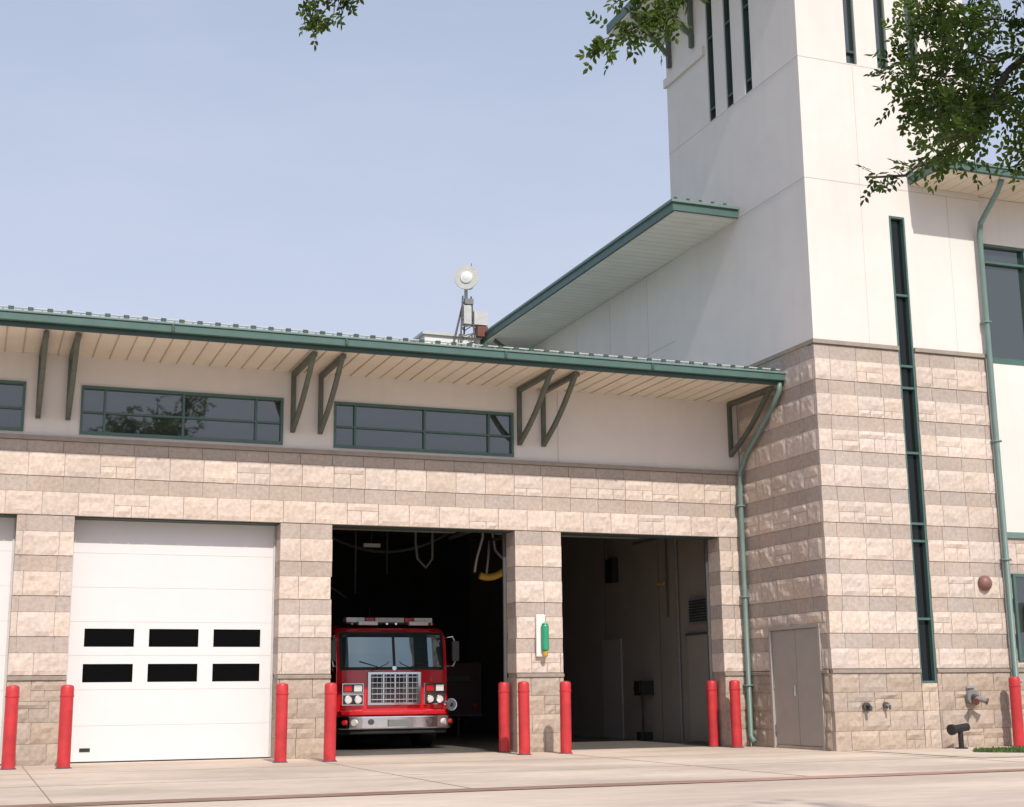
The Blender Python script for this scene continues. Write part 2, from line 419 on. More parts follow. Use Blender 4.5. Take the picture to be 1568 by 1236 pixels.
b.done()
b=B('high_hall',station)
b.box(8.86,16,2.77,14,7.0,11.19,STU)
b.box(8.856,8.9,2.75,14,9.2,9.215,STUJ)
for y in (4.2,6.4,8.6): b.box(8.856,8.9,y,y+.012,7.5,11.1,STUJ)
b.done()
b=B('high_hall_roof',station)
b.box(7.31,XT+.015,-.29,14.5,11.20,11.22,SOFY)
b.box(XT+.016,16,2.765,14.5,11.20,11.22,SOFY)
b.box(7.25,XT+.015,-.35,14.5,11.225,11.40,TEAL); b.box(7.2,XT+.014,-.40,14.5,11.402,11.46,TEALL)
b.box(XT+.016,16,2.8,14.5,11.225,11.46,TEAL)
x=7.3
while x<8.7: b.box(x,x+.06,-.36,-.30,11.461,11.52,TEALD); x+=.3
b.beam((8.84,11.2,10.2),(7.4,11.2,11.15),.09,.09,BRK)
b.done()
b=B('roof_penthouse',station)
b.box(5.45,7.15,11.7,14,8,11.28,WHT); b.box(5.36,7.2,11.62,14.1,11.282,11.36,LGREY)
b.done()
# ---------------- right wing
b=B('office_wing',station)
WY=-2.9
b.box(13.14,30,WY,-2.6,7.72,7.80,TEAL)
b.box(13.14,30,WY,-2.6,10.32,11.34,STU); b.box(13.14,13.18,WY,-2.6,7.8,10.32,STU); b.box(13.14,30,WY+.01,-2.6,4.2,7.72,STU)
b.box(13.18,30,WY+.12,WY+.14,7.8,10.32,GLW)
for x in np.arange(13.18,20,1.1): b.box(x,x+.05,WY+.02,WY+.119,7.8,10.32,TEAL)
for z in (7.8,9.9,10.27): b.box(13.23,20,WY+.03,WY+.118,z,z+.05,TEAL)
b.box(13.0,30,WY-.03,-2.6,4.08,4.2,TEALL)
b.box(13.0,30,-2.8,-2.6,0,4.08,MORT)
b.box(13.0,13.13,-2.95,-2.6,0,11.34,STU)
b.box(13.3,14.6,-2.93,-2.91,1.7,3.3,GLW); b.box(13.24,14.66,-2.96,-2.9,3.3,3.36,TEAL); b.box(13.24,13.3,-2.96,-2.9,1.7,3.3,TEAL); b.box(13.24,14.66,-2.96,-2.9,1.64,1.7,TEAL)
b.box(12.96,30,-2.6,10,0,11.3,STU)
b.done()
b=B('office_wing_facing',station)
facing(b,front(-2.9),lambda z:[(13.14,16.5)] if not(1.7<z<3.3) else [(13.14,13.24),(14.66,16.5)],0,4.08,breaks=(1.66,3.36))
b.done()
b=B('office_wing_roof',station)
b.box(11.42,30,-4.0,sy0-.01,11.35,11.37,SOF); b.box(13.14,30,sy0-.009,10,11.35,11.37,SOF)
b.box(11.37,30,-4.07,sy0-.01,11.375,11.51,TEAL); b.box(11.34,30,-4.10,sy0-.011,11.512,11.57,TEALL)
b.box(13.14,30,sy0-.009,10,11.375,11.56,TEAL)
b.done()
b=B('wing_downspout',station,smooth=True)
b.tube([(12.98,-3.9,11.35),(12.98,-3.75,11.15),(12.98,-3.16,10.65),(12.98,-3.10,10.4),(12.98,-3.10,.3),(12.98,-3.25,.15)],.06,TEALL,10)
for z in (1.2,3.6,6,8.5): b.box(12.9,13.06,-3.17,-2.99,z,z+.04,TEALL)
b.done()

# ---------------- overhead doors
DLINE = noisy('door_seam',(.50,.49,.49),.03,3)
def overhead(x0,x1,par):
    b=B('overhead_door',par)
    Y=.45
    wx=[(.29,1.15),(1.41,2.29),(2.56,3.42)]
    def seg(z0,z1): b.box(x0-.02,x1+.02,Y,Y+.05,z0+.003,z1-.003,DOORW)
    seg(0.02,.63); seg(.63,1.25); seg(2.44,3.05); seg(3.05,3.66); seg(3.66,4.3)
    for z in (.63,1.25,1.845,2.44,3.05,3.66): b.box(x0-.02,x1+.02,Y+.004,Y+.049,z-.004,z+.004,DLINE)
    for (a,c) in ((1.25,1.845),(1.845,2.44)):
        w0=1.38 if a<1.5 else 2.0; w1=w0+.32
        b.box(x0-.02,x1+.02,Y,Y+.05,a+.003,w0,DOORW); b.box(x0-.02,x1+.02,Y,Y+.05,w1,c-.003,DOORW)
        e=[x0-.02]+[x0+t for q in wx for t in q]+[x1+.02]
        for i in range(0,len(e),2): b.box(e[i],e[i+1],Y,Y+.05,w0,w1,DOORW)
        for p,q in wx: b.box(x0+p,x0+q,Y+.025,Y+.03,w0,w1,GLD)
    b.box(x0-.02,x1+.02,Y+.052,Y+.07,0,4.3,BLACK)
    b.box(x0-.02,x1+.02,Y-.01,Y+.04,0,.018,BLACK)
    b.box(x0+.30,x0+.48,Y-.012,Y-.001,.19,.25,BLACK)
    for x in (x0+.005,x1-.035): b.box(x,x+.03,Y-.03,Y-.005,.02,4.26,LGREY)
    b.done()
overhead(-9.28,-5.62,station); overhead(-4.65,-.99,station)

# ---------------- interior
b=B('bay_interior',station)
b.box(8.78,8.86,.51,17.45,0,7.15,INT)
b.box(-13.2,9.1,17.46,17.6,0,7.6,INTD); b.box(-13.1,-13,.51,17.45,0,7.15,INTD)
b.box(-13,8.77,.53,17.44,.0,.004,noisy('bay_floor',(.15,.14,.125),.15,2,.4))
b.box(8.70,8.775,1.35,2.3,2.58,3.15,MGREY)
for i in range(8): b.box(8.66,8.70,1.4,2.25,2.62+i*.062,2.65+i*.062,INTD)
b.box(8.74,8.775,.95,2.5,0.05,2.33,noisy('int_door',(.33,.30,.26),.04,2,.5)); b.box(8.72,8.739,.9,2.55,2.33,2.38,DSTEEL)
b.box(8.74,8.775,6.0,7.1,0,2.4,noisy('far_door',(.34,.32,.29),.04,2,.5))
b.box(8.6,8.775,6.1,6.5,3.8,4.4,BLACK); b.tube([(8.5,6.2,4.35),(8.5,6.2,5.2)],.03,DSTEEL,6)
for yy in (3.9,6.9,9.9): b.box(8.772,8.776,yy,yy+.015,0,7,DSTEEL)
b.tube([(8.73,2.9,0),(8.73,2.9,7)],.03,MGREY,6); b.tube([(8.73,3.4,2.8),(8.73,3.4,7)],.02,DSTEEL,6)
b.tube([(8.6,3.3,3.55),(8.6,3.6,3.55)],.03,YEL,8)
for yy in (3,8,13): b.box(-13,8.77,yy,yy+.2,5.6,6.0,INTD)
for p,q in ((0,3.67),(4.66,8.24)):
    for x in (p+.03,q-.03): b.box(x-.03,x+.03,.51,.56,0,4.3,DSTEEL); b.box(x-.03,x+.03,.6,4,4.5,4.56,DSTEEL)
    for k in range(5): b.box(p,q,.8+k*.62,1.36+k*.62,4.62,4.67,LGREY)
b.done()
e=empty('hose_reel',(8.55,4.5,1.15))
b=B('reel',e,bevel=.01)
b.box(-.10,.20,-.22,.22,-.12,.22,BLACK); b.tube([(-.14,.0,.05),(.1,0,.05)],.17,BLACK,14)
b.tube([(-.05,-.12,-.1),(-.08,-.2,-.5),(-.05,-.1,-1.12)],.03,BLACK,6); b.box(-.1,.2,-.1,.15,-1.14,-.95,BLACK)
b.done()
e=empty('vehicle_exhaust_hose')
b=B('hoses',e,smooth=True)
def arc(p0,p1,sag,n=12):
    p0=Vector(p0);p1=Vector(p1); return [p0.lerp(p1,i/n)-Vector((0,0,sag*4*(i/n)*(1-i/n))) for i in range(n+1)]
b.tube(arc((3.72,2.2,3.55),(4.45,2.3,3.8),.12),.075,YEL,8)
b.tube([(3.85,2.2,3.5),(3.9,2.2,3.9),(3.95,2.25,4.3)],.025,MGREY,6)
b.tube([(4.34,2.2,3.2),(4.33,2.2,2.7),(4.28,2.2,2.2),(4.26,2.2,1.9),(4.33,2.3,1.7)],.028,YEL,8)
b.tube([(3.15,5,6),(3.15,5,4.5),(3.2,5,4.15),(3.4,5,3.95),(3.55,5,4.15),(3.55,5,6)],.03,MGREY,8)
b.tube([(4.5,4.2,6),(4.5,4.2,4.6),(4.35,4.2,4.1),(4.3,4.2,3.8)],.028,LGREY,8)
b.tube([(4.75,4.2,6),(4.7,4.2,4.9),(4.8,4.2,4.3),(5.0,4.2,4.1)],.028,MGREY,8)
b.tube([(.9,6,6),(.9,6,4.2),(1.1,6,3.7),(1.5,6,3.5),(1.8,6,3.3)],.03,DSTEEL,8)
b.tube([(2.0,6,6),(2.0,6,3.4)],.025,DSTEEL,8); b.tube([(2.9,6.5,6),(2.9,6.5,3.9)],.02,DSTEEL,8)
b.tube(arc((1.0,7,5.2),(4.6,7,5.0),.6),.04,DSTEEL,8)
b.done()
e=empty('ceiling_light'); b=B('fixture',e); b.box(2.2,2.6,6,6.14,4.5,4.58,WHT); b.tube([(2.4,6.06,4.55),(2.4,6.06,7.1)],.01,DSTEEL,5); b.done()
e=empty('equipment_trailer',(6.1,11.5,0)); b=B('body',e,bevel=.03)
DR=noisy('trailer_red',(.045,.008,.009),.1,5,.5)
b.box(-.95,.95,0,2.6,.55,1.95,DR); b.box(-.97,.97,-.02,2.6,.50,.56,DSTEEL); b.box(-.6,.6,-.03,0,1.45,1.6,DSTEEL)
b.tube([(-.75,-.04,.8),(-.75,0,.8)],.07,MGREY,12); b.tube([(.75,-.04,.8),(.75,0,.8)],.07,REDL,12)
for s in (-1,1): b.tube([(s*.72,1.3,.36),(s*.95,1.3,.36)],.36,BLACK,20); b.tube([(s*.95,1.3,.36),(s*.97,1.3,.36)],.18,CHROME,14)
b.tube([(0,0,.5),(0,-.9,.45)],.04,DSTEEL,8); b.tube([(0,-.8,.0),(0,-.8,.5)],.03,DSTEEL,8)
b.done()

# ---------------- fire engine
def fire_engine(loc):
    e=empty('fire_engine',loc)
    W=1.21
    def cx(x,k=.16): return k*abs(x/W)**4
    prof=[(.02,.62),(0,.9),(-.02,1.2),(-.02,1.62),(.03,1.95),(.10,2.3),(.16,2.42),(.28,2.5),(.6,2.55),(2.5,2.58)]
    xs=[-1.21,-1.18,-1.1,-.9,-.6,-.3,0,.3,.6,.9,1.1,1.18,1.21]
    b=B('cab',e,smooth=False,bevel=.02)
    vs=[];fs=[]
    for i,x in enumerate(xs):
        drop=.07 if abs(x)>1.2 else (.02 if abs(x)>1.15 else 0)
        for j,(y,z) in enumerate(prof):
            vs.append((x,y+cx(x)*(1 if y<1 else 0),z-(drop if z>2.3 else 0)))
        vs.append((x,2.5,.62))
    n=len(prof)+1
    for i in range(len(xs)-1):
        for j in range(n): fs.append((i*n+j,i*n+(j+1)%n,(i+1)*n+(j+1)%n,(i+1)*n+j))
    fs.append(tuple(range(n))); fs.append(tuple((len(xs)-1)*n+j for j in range(n))[::-1])
    b.add(vs,fs,ERED); b.done()
    def panel(b,x0,x1,pts,off,mat,n=10):
        vs=[];fs=[]
        for i in range(n+1):
            x=x0+(x1-x0)*i/n
            for (y,z) in pts: vs.append((x,y-off+cx(x),z))
        m=len(pts)
        for i in range(n):
            for j in range(m-1): fs.append((i*m+j,i*m+j+1,(i+1)*m+j+1,(i+1)*m+j))
        b.add(vs,fs,mat)
    b=B('windshield',e)
    wp=[(-.02,1.68),(.03,1.95),(.10,2.3),(.12,2.355)]
    panel(b,-1.14,1.14,[(-.02,1.62),(.03,1.95),(.10,2.3),(.14,2.41)],.006,BLACK,16)
    panel(b,-1.07,-.03,wp,.016,EWIN); panel(b,.03,1.07,wp,.016,EWIN)
    for s in (-1,1):
        b.tube([(s*.5,-.05,1.60),(s*.15,-.03,1.75),(s*.12,-.02,1.8)],.008,BLACK,5); b.tube([(s*.35,-.04,1.68),(s*.75,-.02,1.8)],.009,BLACK,5)
    for s in (-1,1):
        b.box(s*1.213-.004,s*1.213+.004,.45,1.25,1.6,2.35,EWIN); b.box(s*1.213-.004,s*1.213+.004,1.45,2.3,1.6,2.35,EWIN)
    b.done()
    b=B('grille',e,bevel=.006)
    b.box(-.58,.58,-.07,-.02,.90,1.58,CHROME)
    b.box(-.51,.51,-.085,-.06,.95,1.53,BLACK)
    for k in range(5): b.box(-.51,.51,-.105,-.08,1.0+k*.115,1.022+k*.115,CHROME)
    for x in np.linspace(-.48,.48,11): b.box(x-.007,x+.007,-.10,-.08,.95,1.53,CHROME)
    for x in (-.25,0,.25): b.box(x-.018,x+.018,-.115,-.07,.94,1.54,CHROME)
    b.tube([(0,-.05,1.655),(0,-.03,1.655)],.05,CHROME,14)
    b.done()
    b=B('headlights',e,bevel=.008)
    for s in (-1,1):
        x0=s*.66;x1=s*1.12; a,c=min(x0,x1),max(x0,x1)
        b.box(a,c,-.05,.10,.90,1.13,CHROME); b.box(a,c,-.045,.10,1.14,1.35,CHROME)
        b.box(a+.02,c-.02,-.055,-.04,1.16,1.33,BLACK)
        b.box(a+.04,a+.2,-.065,-.05,1.18,1.31,REDL); b.box(a+.25,c-.04,-.065,-.05,1.18,1.31,LAMP)
        b.box(a+.02,c-.02,-.06,-.048,.92,1.11,BLACK)
        for k in (0,1):
            xx=a+.125+k*.21; b.tube([(xx,-.085,1.015),(xx,-.05,1.015)],.085,CHROME,16); b.tube([(xx,-.09,1.015),(xx,-.08,1.015)],.068,LAMP,16)
    b.done()
    b=B('bumper',e,bevel=.03,seg=3)
    pts=[(-1.22,.15),(-1.20,-.20),(-1.08,-.40),(-.80,-.50),(.80,-.50),(1.08,-.40),(1.20,-.20),(1.22,.15)]
    def slab(z0,z1,mat,inset=0):
        vs=[];k=len(pts)
        for z in (z0,z1):
            for (x,y) in pts: vs.append((x*(1-inset),y+inset,z))
        fs=[(i,i+1,k+i+1,k+i) for i in range(k-1)]+[tuple(range(k))[::-1],tuple(range(k,2*k)),(k-1,0,k,2*k-1)]
        b.add(vs,fs,mat)
    slab(.42,.69,CHROME); slab(.70,.80,ERED,.03); slab(.32,.415,BLACK,.06)
    b.done()
    b=B('bumper_lights',e)
    for s in (-1,1):
        b.tube([(s*.62,-.53,.57),(s*.62,-.49,.57)],.06,DSTEEL,14)
        b.tube([(s*.98,-.47,.56),(s*.92,-.42,.56)],.065,LAMP,12); b.tube([(s*1.16,-.36,.56),(s*1.08,-.3,.56)],.05,REDL,12)
    b.tube([(1.12,-.46,.90),(1.10,-.3,.88)],[.13,.08],CHROME,18); b.tube([(1.12,-.47,.90),(1.12,-.46,.90)],.10,DSTEEL,18); b.tube([(1.12,-.49,.90),(1.12,-.46,.90)],.035,CHROME,10)
    b.box(-.26,.26,-.54,-.50,.47,.61,MGREY)
    b.done()
    b=B('light_bar',e,bevel=.015)
    b.box(-.95,.95,.35,.62,2.585,2.62,BLACK)
    for i,(x0,x1,m) in enumerate(((-.95,-.55,LAMP),(-.53,-.34,REDL),(.34,.53,REDL),(.55,.95,LAMP),(-.32,.32,LGREY))): b.box(x0,x1,.34,.62,2.625,2.725,m)
    b.box(-.72,-.3,.2,.33,2.56,2.64,LAMP); b.box(.4,.82,.2,.33,2.56,2.64,LAMP)
    for x in (-.86,-.1,.1,.9): b.tube([(x,.2,2.59),(x,.28,2.59)],.028,AMB if abs(x)>.3 else CHROME,8)
    b.tube([(-.35,.7,2.6),(-.35,.7,2.95)],.01,BLACK,5)
    b.done()
    b=B('mirrors',e,bevel=.02)
    for s in (-1,1):
        b.box(s*1.34-.07,s*1.34+.07,-.12,-.03,1.80,2.22,DSTEEL); b.box(s*1.34-.06,s*1.34+.06,-.028,-.02,1.82,2.2,CHROME)
        b.tube([(s*1.2,.2,2.3),(s*1.30,-.02,2.32),(s*1.34,-.06,2.2)],.02,CHROME,6); b.tube([(s*1.2,.2,1.7),(s*1.31,-.02,1.7),(s*1.34,-.06,1.8)],.02,CHROME,6)
    b.done()
    b=B('pump_body',e,bevel=.03)
    b.box(-1.22,1.22,2.55,3.5,.6,2.45,STEEL); b.box(-1.22,1.22,3.52,8.3,.6,2.7,ERED); b.box(-1.235,1.235,3.6,8.2,1.1,1.2,WHT)
    b.box(-.45,.45,0.3,8,.35,.6,BLACK)
    b.done()
    b=B('wheels',e,smooth=False,bevel=.02)
    for y in (1.3,6.5):
        for s in (-1,1):
            b.tube([(s*.86,y,.53),(s*1.2,y,.53)],.53,BLACK,28); b.tube([(s*1.2,y,.53),(s*1.22,y,.53)],.28,CHROME,18)
            b.tube([(s*1.0,y,.53),(s*1.225,y,.53)],.1,CHROME,10)
    b.done()
    return e
fe=fire_engine((2.12,3.15,0))

# ---------------- bollards
def bollard(x,y):
    e=empty('bollard',(x,y,0))
    b=B('post',e,smooth=True)
    r=.105; H=1.33
    b.tube([(0,0,0),(0,0,H-.20)],r,RED,24); b.tube([(0,0,H-.20),(0,0,H-.19),(0,0,H-.17),(0,0,H-.165)],[r+.002,r+.010,r+.010,r+.003],RED,24)
    b.tube([(0,0,H-.165),(0,0,H-.05),(0,0,H-.02),(0,0,H-.005),(0,0,H)],[r+.002,r+.002,r-.01,r-.04,.02],RED,24)
    b.tube([(0,0,0),(0,0,.02)],[r+.03,r+.01],DSTEEL,24)
    o=b.done()
    o.rotation_euler=(random.uniform(-.006,.006),random.uniform(-.006,.006),random.uniform(0,6))
    md=o.modifiers.new('e','EDGE_SPLIT'); md.split_angle=math.radians(40)
for x,y in ((-5.55,-1.15),(-4.71,-1.35),(-1.18,-1.35),(-.36,-1.5),(3.43,-1.0),(4.28,-.95),(3.50,.25),(8.10,.30),(8.22,-.43),(12.72,-3.35)): bollard(x,y)

# ---------------- wall-mounted items
e=empty('key_box_sign',(0,0,0)); b=B('panel',e,bevel=.03)
b.box(4.06,4.26,-.10,-.03,1.80,2.62,WHT)
b.tube([(4.22,-.15,1.92),(4.22,-.15,2.42)],.075,GRN,18); b.tube([(4.22,-.15,2.42),(4.22,-.15,2.46)],[.075,.04],GRN,18); b.tube([(4.22,-.15,1.80),(4.22,-.15,1.92)],.05,YEL,12)
b.done()
e=empty('alarm_bell',(12.45,-3.06,3.15)); b=B('gong',e,smooth=True); b.tube([(0,.03,0),(0,-.03,0),(0,-.09,0),(0,-.12,0)],[.15,.15,.10,.02],noisy('bell_paint',(.22,.11,.09),.1,9,.5),20); b.box(-.1,.1,0,.05,-.12,.12,STEEL); b.done()
e=empty('fire_department_connection',(11.93,-3.05,.95)); b=B('valve',e)
b.tube([(0,.06,0),(0,-.06,0)],.14,MGREY,18); b.tube([(0,-.05,0),(-.02,-.2,-.03)],.06,DSTEEL,12); b.tube([(-.02,-.2,-.03),(-.14,-.3,-.08)],.05,MGREY,12); b.tube([(-.02,-.2,-.03),(.1,-.3,-.08)],.05,MGREY,12)
b.tube([(-.14,-.3,-.08),(-.16,-.32,-.09)],.065,BROWN,12); b.tube([(.1,-.3,-.08),(.12,-.32,-.09)],.065,BROWN,12)
b.box(-.10,.10,-.02,-.0,.17,.21,STEEL); b.done()
e=empty('standpipe_outlet',(11.25,-3.5,0)); b=B('pipe',e)
b.tube([(0,0,0),(0,0,.34)],.05,BLACK,12); b.tube([(-.22,-.05,.36),(.2,.05,.40)],.075,BLACK,14); b.tube([(-.26,-.06,.355),(-.2,-.045,.362)],.10,BLACK,14); b.tube([(0,0,0),(0,0,.03)],.12,BLACK,12); b.done()
for k,(x,z,r) in enumerate(((9.52,.80,.06),(9.95,.82,.04))):
    e=empty('hose_bibb',(x,-3.05,z)); b=B('tap',e); b.tube([(0,.03,0),(0,-.02,0)],r+.02,DSTEEL,12); b.tube([(0,-.02,0),(0,-.12,-.02)],r*.6,BLACK if k==0 else STEEL,10); b.tube([(0,-.12,.0),(0,-.12,-.08)],r*.5,DSTEEL,10); b.done()
e=empty('wall_lamp',(13.55,-3.0,2.5)); b=B('housing',e,bevel=.03); b.box(-.12,.12,-.16,0,-.3,.3,WHT); b.box(-.06,.06,.0,.08,-.05,.05,WHT); b.done()

# ---------------- siren mast
e=empty('warning_siren',(6.68,11.6,-.12)); b=B('mast',e)
for dx,dy in ((-.17,-.14),(.15,-.14),(0,.14)):
    b.tube([(dx*1.5,dy*1.5,10.9),(dx*.8,dy*.8,12.6)],.026,DSTEEL,6)
for i in range(6):
    z=11.1+i*.26; k=1.5-.7*(z-10.9)/1.7
    P=[(-.15*k,-.14*k,z),(.15*k,-.14*k,z+.13),(0,.14*k,z)]
    b.tube([P[0],P[1]],.014,DSTEEL,5); b.tube([P[1],P[2]],.014,DSTEEL,5); b.tube([P[2],P[0]],.014,DSTEEL,5)
b.tube([(0,0,12.3),(0,0,13.0)],.055,LGREY,8)
b.tube([(-.45,0,10.9),(-.12,0,12.3)],.03,DSTEEL,6)
b.box(.20,.62,-.16,.15,11.76,12.16,LGREY); b.box(.30,.62,-.16,.12,11.42,11.72,BROWN); b.box(.1,.22,-.05,.0,11.9,11.95,DSTEEL)
b.box(-.13,.10,-.20,.08,11.75,12.30,LGREY); b.box(-.10,.16,-.22,-.1,12.34,12.5,MGREY)
b.tube([(.17,0,12.9),(.17,0,13.65)],.01,DSTEEL,5)
b.done()
b=B('siren_horn',e)
D=Vector((-.45,-1,-.03)).normalized(); Cc=Vector((0,-.1,13.12))
def ax(*ts): return [Cc+D*t for t in ts]
# one flared horn wall (outer then back inside), throat plate and centre driver cone
b.tube(ax(-.65,-.38,-.14,.06,.20,.21,.19),[.09,.12,.20,.29,.365,.35,.335],LGREY,32,cap=False)
b.tube(ax(.19,.04,-.10),[.335,.255,.17],noisy('horn_inner',(.16,.155,.15),.08,9,.6),32,cap=True)
b.tube(ax(-.05,.16,.24,.27),[.16,.20,.17,.05],WHT,28)
b.tube(ax(-.72,-.60),[.14,.14],LGREY,20)
b.done()

# ---------------- ground
def sheet(name,x0,x1,y0,y1,z,mat):
    b=B(name); b.add([(x0,y0,z),(x1,y0,z),(x1,y1,z),(x0,y1,z)],[(0,1,2,3)],mat); return b.done()
CON=noisy('apron_concrete',(.58,.485,.405),.08,7,.85,.2,90,spec=.2,var2=.17,scale2=.55,stretch=(.5,1,1))
ROAD=noisy('road_concrete',(.60,.495,.415),.08,7,.85,.25,80,spec=.2,var2=.15,scale2=.5,stretch=(.25,1,1))
GUT=noisy('gutter_concrete',(.36,.23,.18),.14,5,.85,.2,70,spec=.2,var2=.3,scale2=.8,stretch=(.25,1,1))
GRASS=noisy('grass_blades',(.075,.13,.03),.35,20,.9,.8,60)
JNT=noisy('joint_filler',(.31,.24,.19),.15,6)
sheet('ground',-400,400,-400,400,-.02,noisy('ground_soil',(.16,.17,.09),.2,.5,.95))
sheet('road',-80,80,-22,-9.3,-.004,ROAD)
sheet('apron_pavement',-30,30,-9.6,.52,0,CON)
b=B('gutter_pan'); b.add([(-60,-9.95,.004),(60,-9.6,.004),(60,-9.15,.004),(-60,-9.45,.004)],[(0,1,2,3)],GUT); b.done()
b=B('pavement_joints')
for x in (-14.6,-9.95,-5.3,-.5,4.2,8.9): b.box(x-.008,x+.008,-9.3,-.05,-.01,.0042,JNT)
for y in (-2.9,-6.1): b.box(-30,30,y-.008,y+.008,-.01,.0045,JNT)
for k in range(9):
    p=Vector((random.uniform(-5,8),random.uniform(-8.5,-1.5),0)); a=random.uniform(-.5,.5)+(pi if random.random()<.5 else 0)
    for i in range(14):
        a+=random.uniform(-.35,.35); q=p+Vector((cos(a)*.3,sin(a)*.18,0))
        if not(-9.1<q.y<-.4): break
        d=(q-p).normalized(); s=Vector((-d.y,d.x,0))*.004
        b.add([tuple(p-s+Vector((0,0,.0048))),tuple(q-s+Vector((0,0,.0048))),tuple(q+s+Vector((0,0,.0048))),tuple(p+s+Vector((0,0,.0048)))],[(0,1,2,3)],JNT); p=q
b.done()
sheet('sidewalk',9.2,30,-6.6,-3.02,.008,noisy('walk_concrete',(.56,.475,.40),.06,9,.85,.2,90,var2=.11,scale2=.5))
b=B('grass')
b.add([(10.5,-4.9,.012),(11.2,-5.75,.012),(24,-5.75,.012),(24,-4.15,.012),(10.9,-4.2,.012)],[(0,1,2,3,4)],noisy('grass_soil',(.06,.085,.03),.3,9,.95))
vs=[];fs=[]
for i in range(12000):
    x=random.uniform(10.45,16); y=random.uniform(-5.8,-4.15)
    if x<11.2 and abs(y+4.9)>.15+(x-10.5)*1.1: continue
    h=random.uniform(.03,.09); a=random.uniform(0,pi); dx=cos(a)*.010; dy=sin(a)*.010; lx=random.uniform(-.03,.03)
    o=len(vs); vs+=[(x-dx,y-dy,.010),(x+dx,y+dy,.010),(x+lx,y+lx,h)]; fs.append((o,o+1,o+2))
b.add(vs,fs,GRASS); b.done()

# ---------------- tree
def rnd_unit():
    while True:
        v=Vector((random.uniform(-1,1),random.uniform(-1,1),random.uniform(-1,1)))
        if .1<v.length<1: return v.normalized()
LV=[];LF=[];LC=[]
def leaflet(p,d,nrm,L,W,c):
    s=d.cross(nrm).normalized()
    o=len(LV)
    droop=nrm*(-.16*L)
    for t,w,k in ((0,0,0),(.25,.42,.0),(.6,.5,.4),(1,0,1.0),(.6,-.5,.4),(.25,-.42,.0)):
        q=p+d*(L*t)+s*(W*w)+droop*k+nrm*(abs(w)*W*.25); LV.append(tuple(q)); LC.append(c)
    LF.append((o,o+1,o+2,o+3)); LF.append((o,o+3,o+4,o+5))
def sprig(p,d,L,n,ls,tone):
    d=d.normalized(); nr=d.cross(rnd_unit()).normalized()
    if nr.z<0: nr=-nr
    side_=d.cross(nr)
    for i in range(n):
        t=(i+.6)/n; q=p+d*(L*t)-Vector((0,0,.25*L*t*t))
        for s in (-1,1):
            dd=(side_*s+d*.55+rnd_unit()*.3).normalized(); nn=(nr+rnd_unit()*.45).normalized()
            c=min(1,max(0,tone+random.uniform(-.25,.25)))
            leaflet(q,dd,nn,ls*random.uniform(.75,1.2),ls*random.uniform(.42,.56),(c,c,c))
    leaflet(p+d*L-Vector((0,0,.25*L)),d,nr,ls,ls*.5,(tone,tone,tone))
tree=empty('shade_tree'); tb=B('trunk_and_limbs',tree,smooth=True)
T0=Vector((-.3,-26.8,0))
tb.tube([T0,T0+Vector((0,0,1)),T0+Vector((.05,0,2.6)),T0+Vector((0,.1,4.2)),T0+Vector((-.1,.1,6.5)),T0+Vector((0,0,9)),T0+Vector((0.1,0,12))],[.30,.25,.22,.19,.13,.09,.02],BARK,12)
def limb(pts,r0,r1): 
    n=len(pts); tb.tube(pts,[r0+(r1-r0)*i/(n-1) for i in range(n)],BARK,8)
ends=[]
for i in range(30):
    z=random.uniform(4.6,11.2); a=random.uniform(0,2*pi); L=random.uniform(1.6,3.2)*(1-.06*(z-4))
    d=Vector((cos(a),sin(a),random.uniform(.25,.6)))
    s=T0+Vector((0,0,z)); pts=[s]; q=s.copy()
    for k in range(4): q=q+(d+rnd_unit()*.25)*(L/4); pts.append(q.copy())
    if d.y>.3 and z<7: continue
    limb(pts,.06,.015)
    for q in pts[2:]: ends.append(q)
for q in ends:
    for k in range(17):
        c=q+rnd_unit()*random.uniform(.1,.85)
        if c.x<-3.9 or (c.y>-23.4): continue
        sprig(c,rnd_unit()+Vector((0,0,.1)),random.uniform(.25,.4),4,.15,random.uniform(.1,.7))
YB=-20
def P3(px,y,dy=0): 
    return Vector((-2.14+(px-1307)*.0042,YB+dy,3.65+(300-y)*.0038+(px-1307)*.0003))
def P2(px,y,dy=0): return Vector((-3.62+(px-900)*.0037,YB+dy,4.18+(70-y)*.0038+(px-900)*.0003))
def P1(px,y,dy=0): return Vector((-5.09+(px-440)*.0031,YB+dy,3.95+(70-y)*.0033+(px-440)*.0003))
hub=Vector((.9,-20.6,5.2))
limb([T0+Vector((0,0,4)),Vector((.3,-24.5,5.3)),Vector((.8,-22.3,5.6)),hub],.11,.05)
limb([hub,Vector((.3,-20.2,4.9)),P3(1690,75),P3(1600,70)],.04,.018)
limb([Vector((.3,-24.5,5.3)),Vector((-.8,-22.6,6.2)),Vector((-2.3,-20.8,5.4)),P2(1060,-40)],.05,.008)
limb([Vector((-.8,-22.6,6.2)),Vector((-3.0,-21.2,5.9)),Vector((-4.4,-20.3,5.0)),P1(540,-50)],.035,.006)
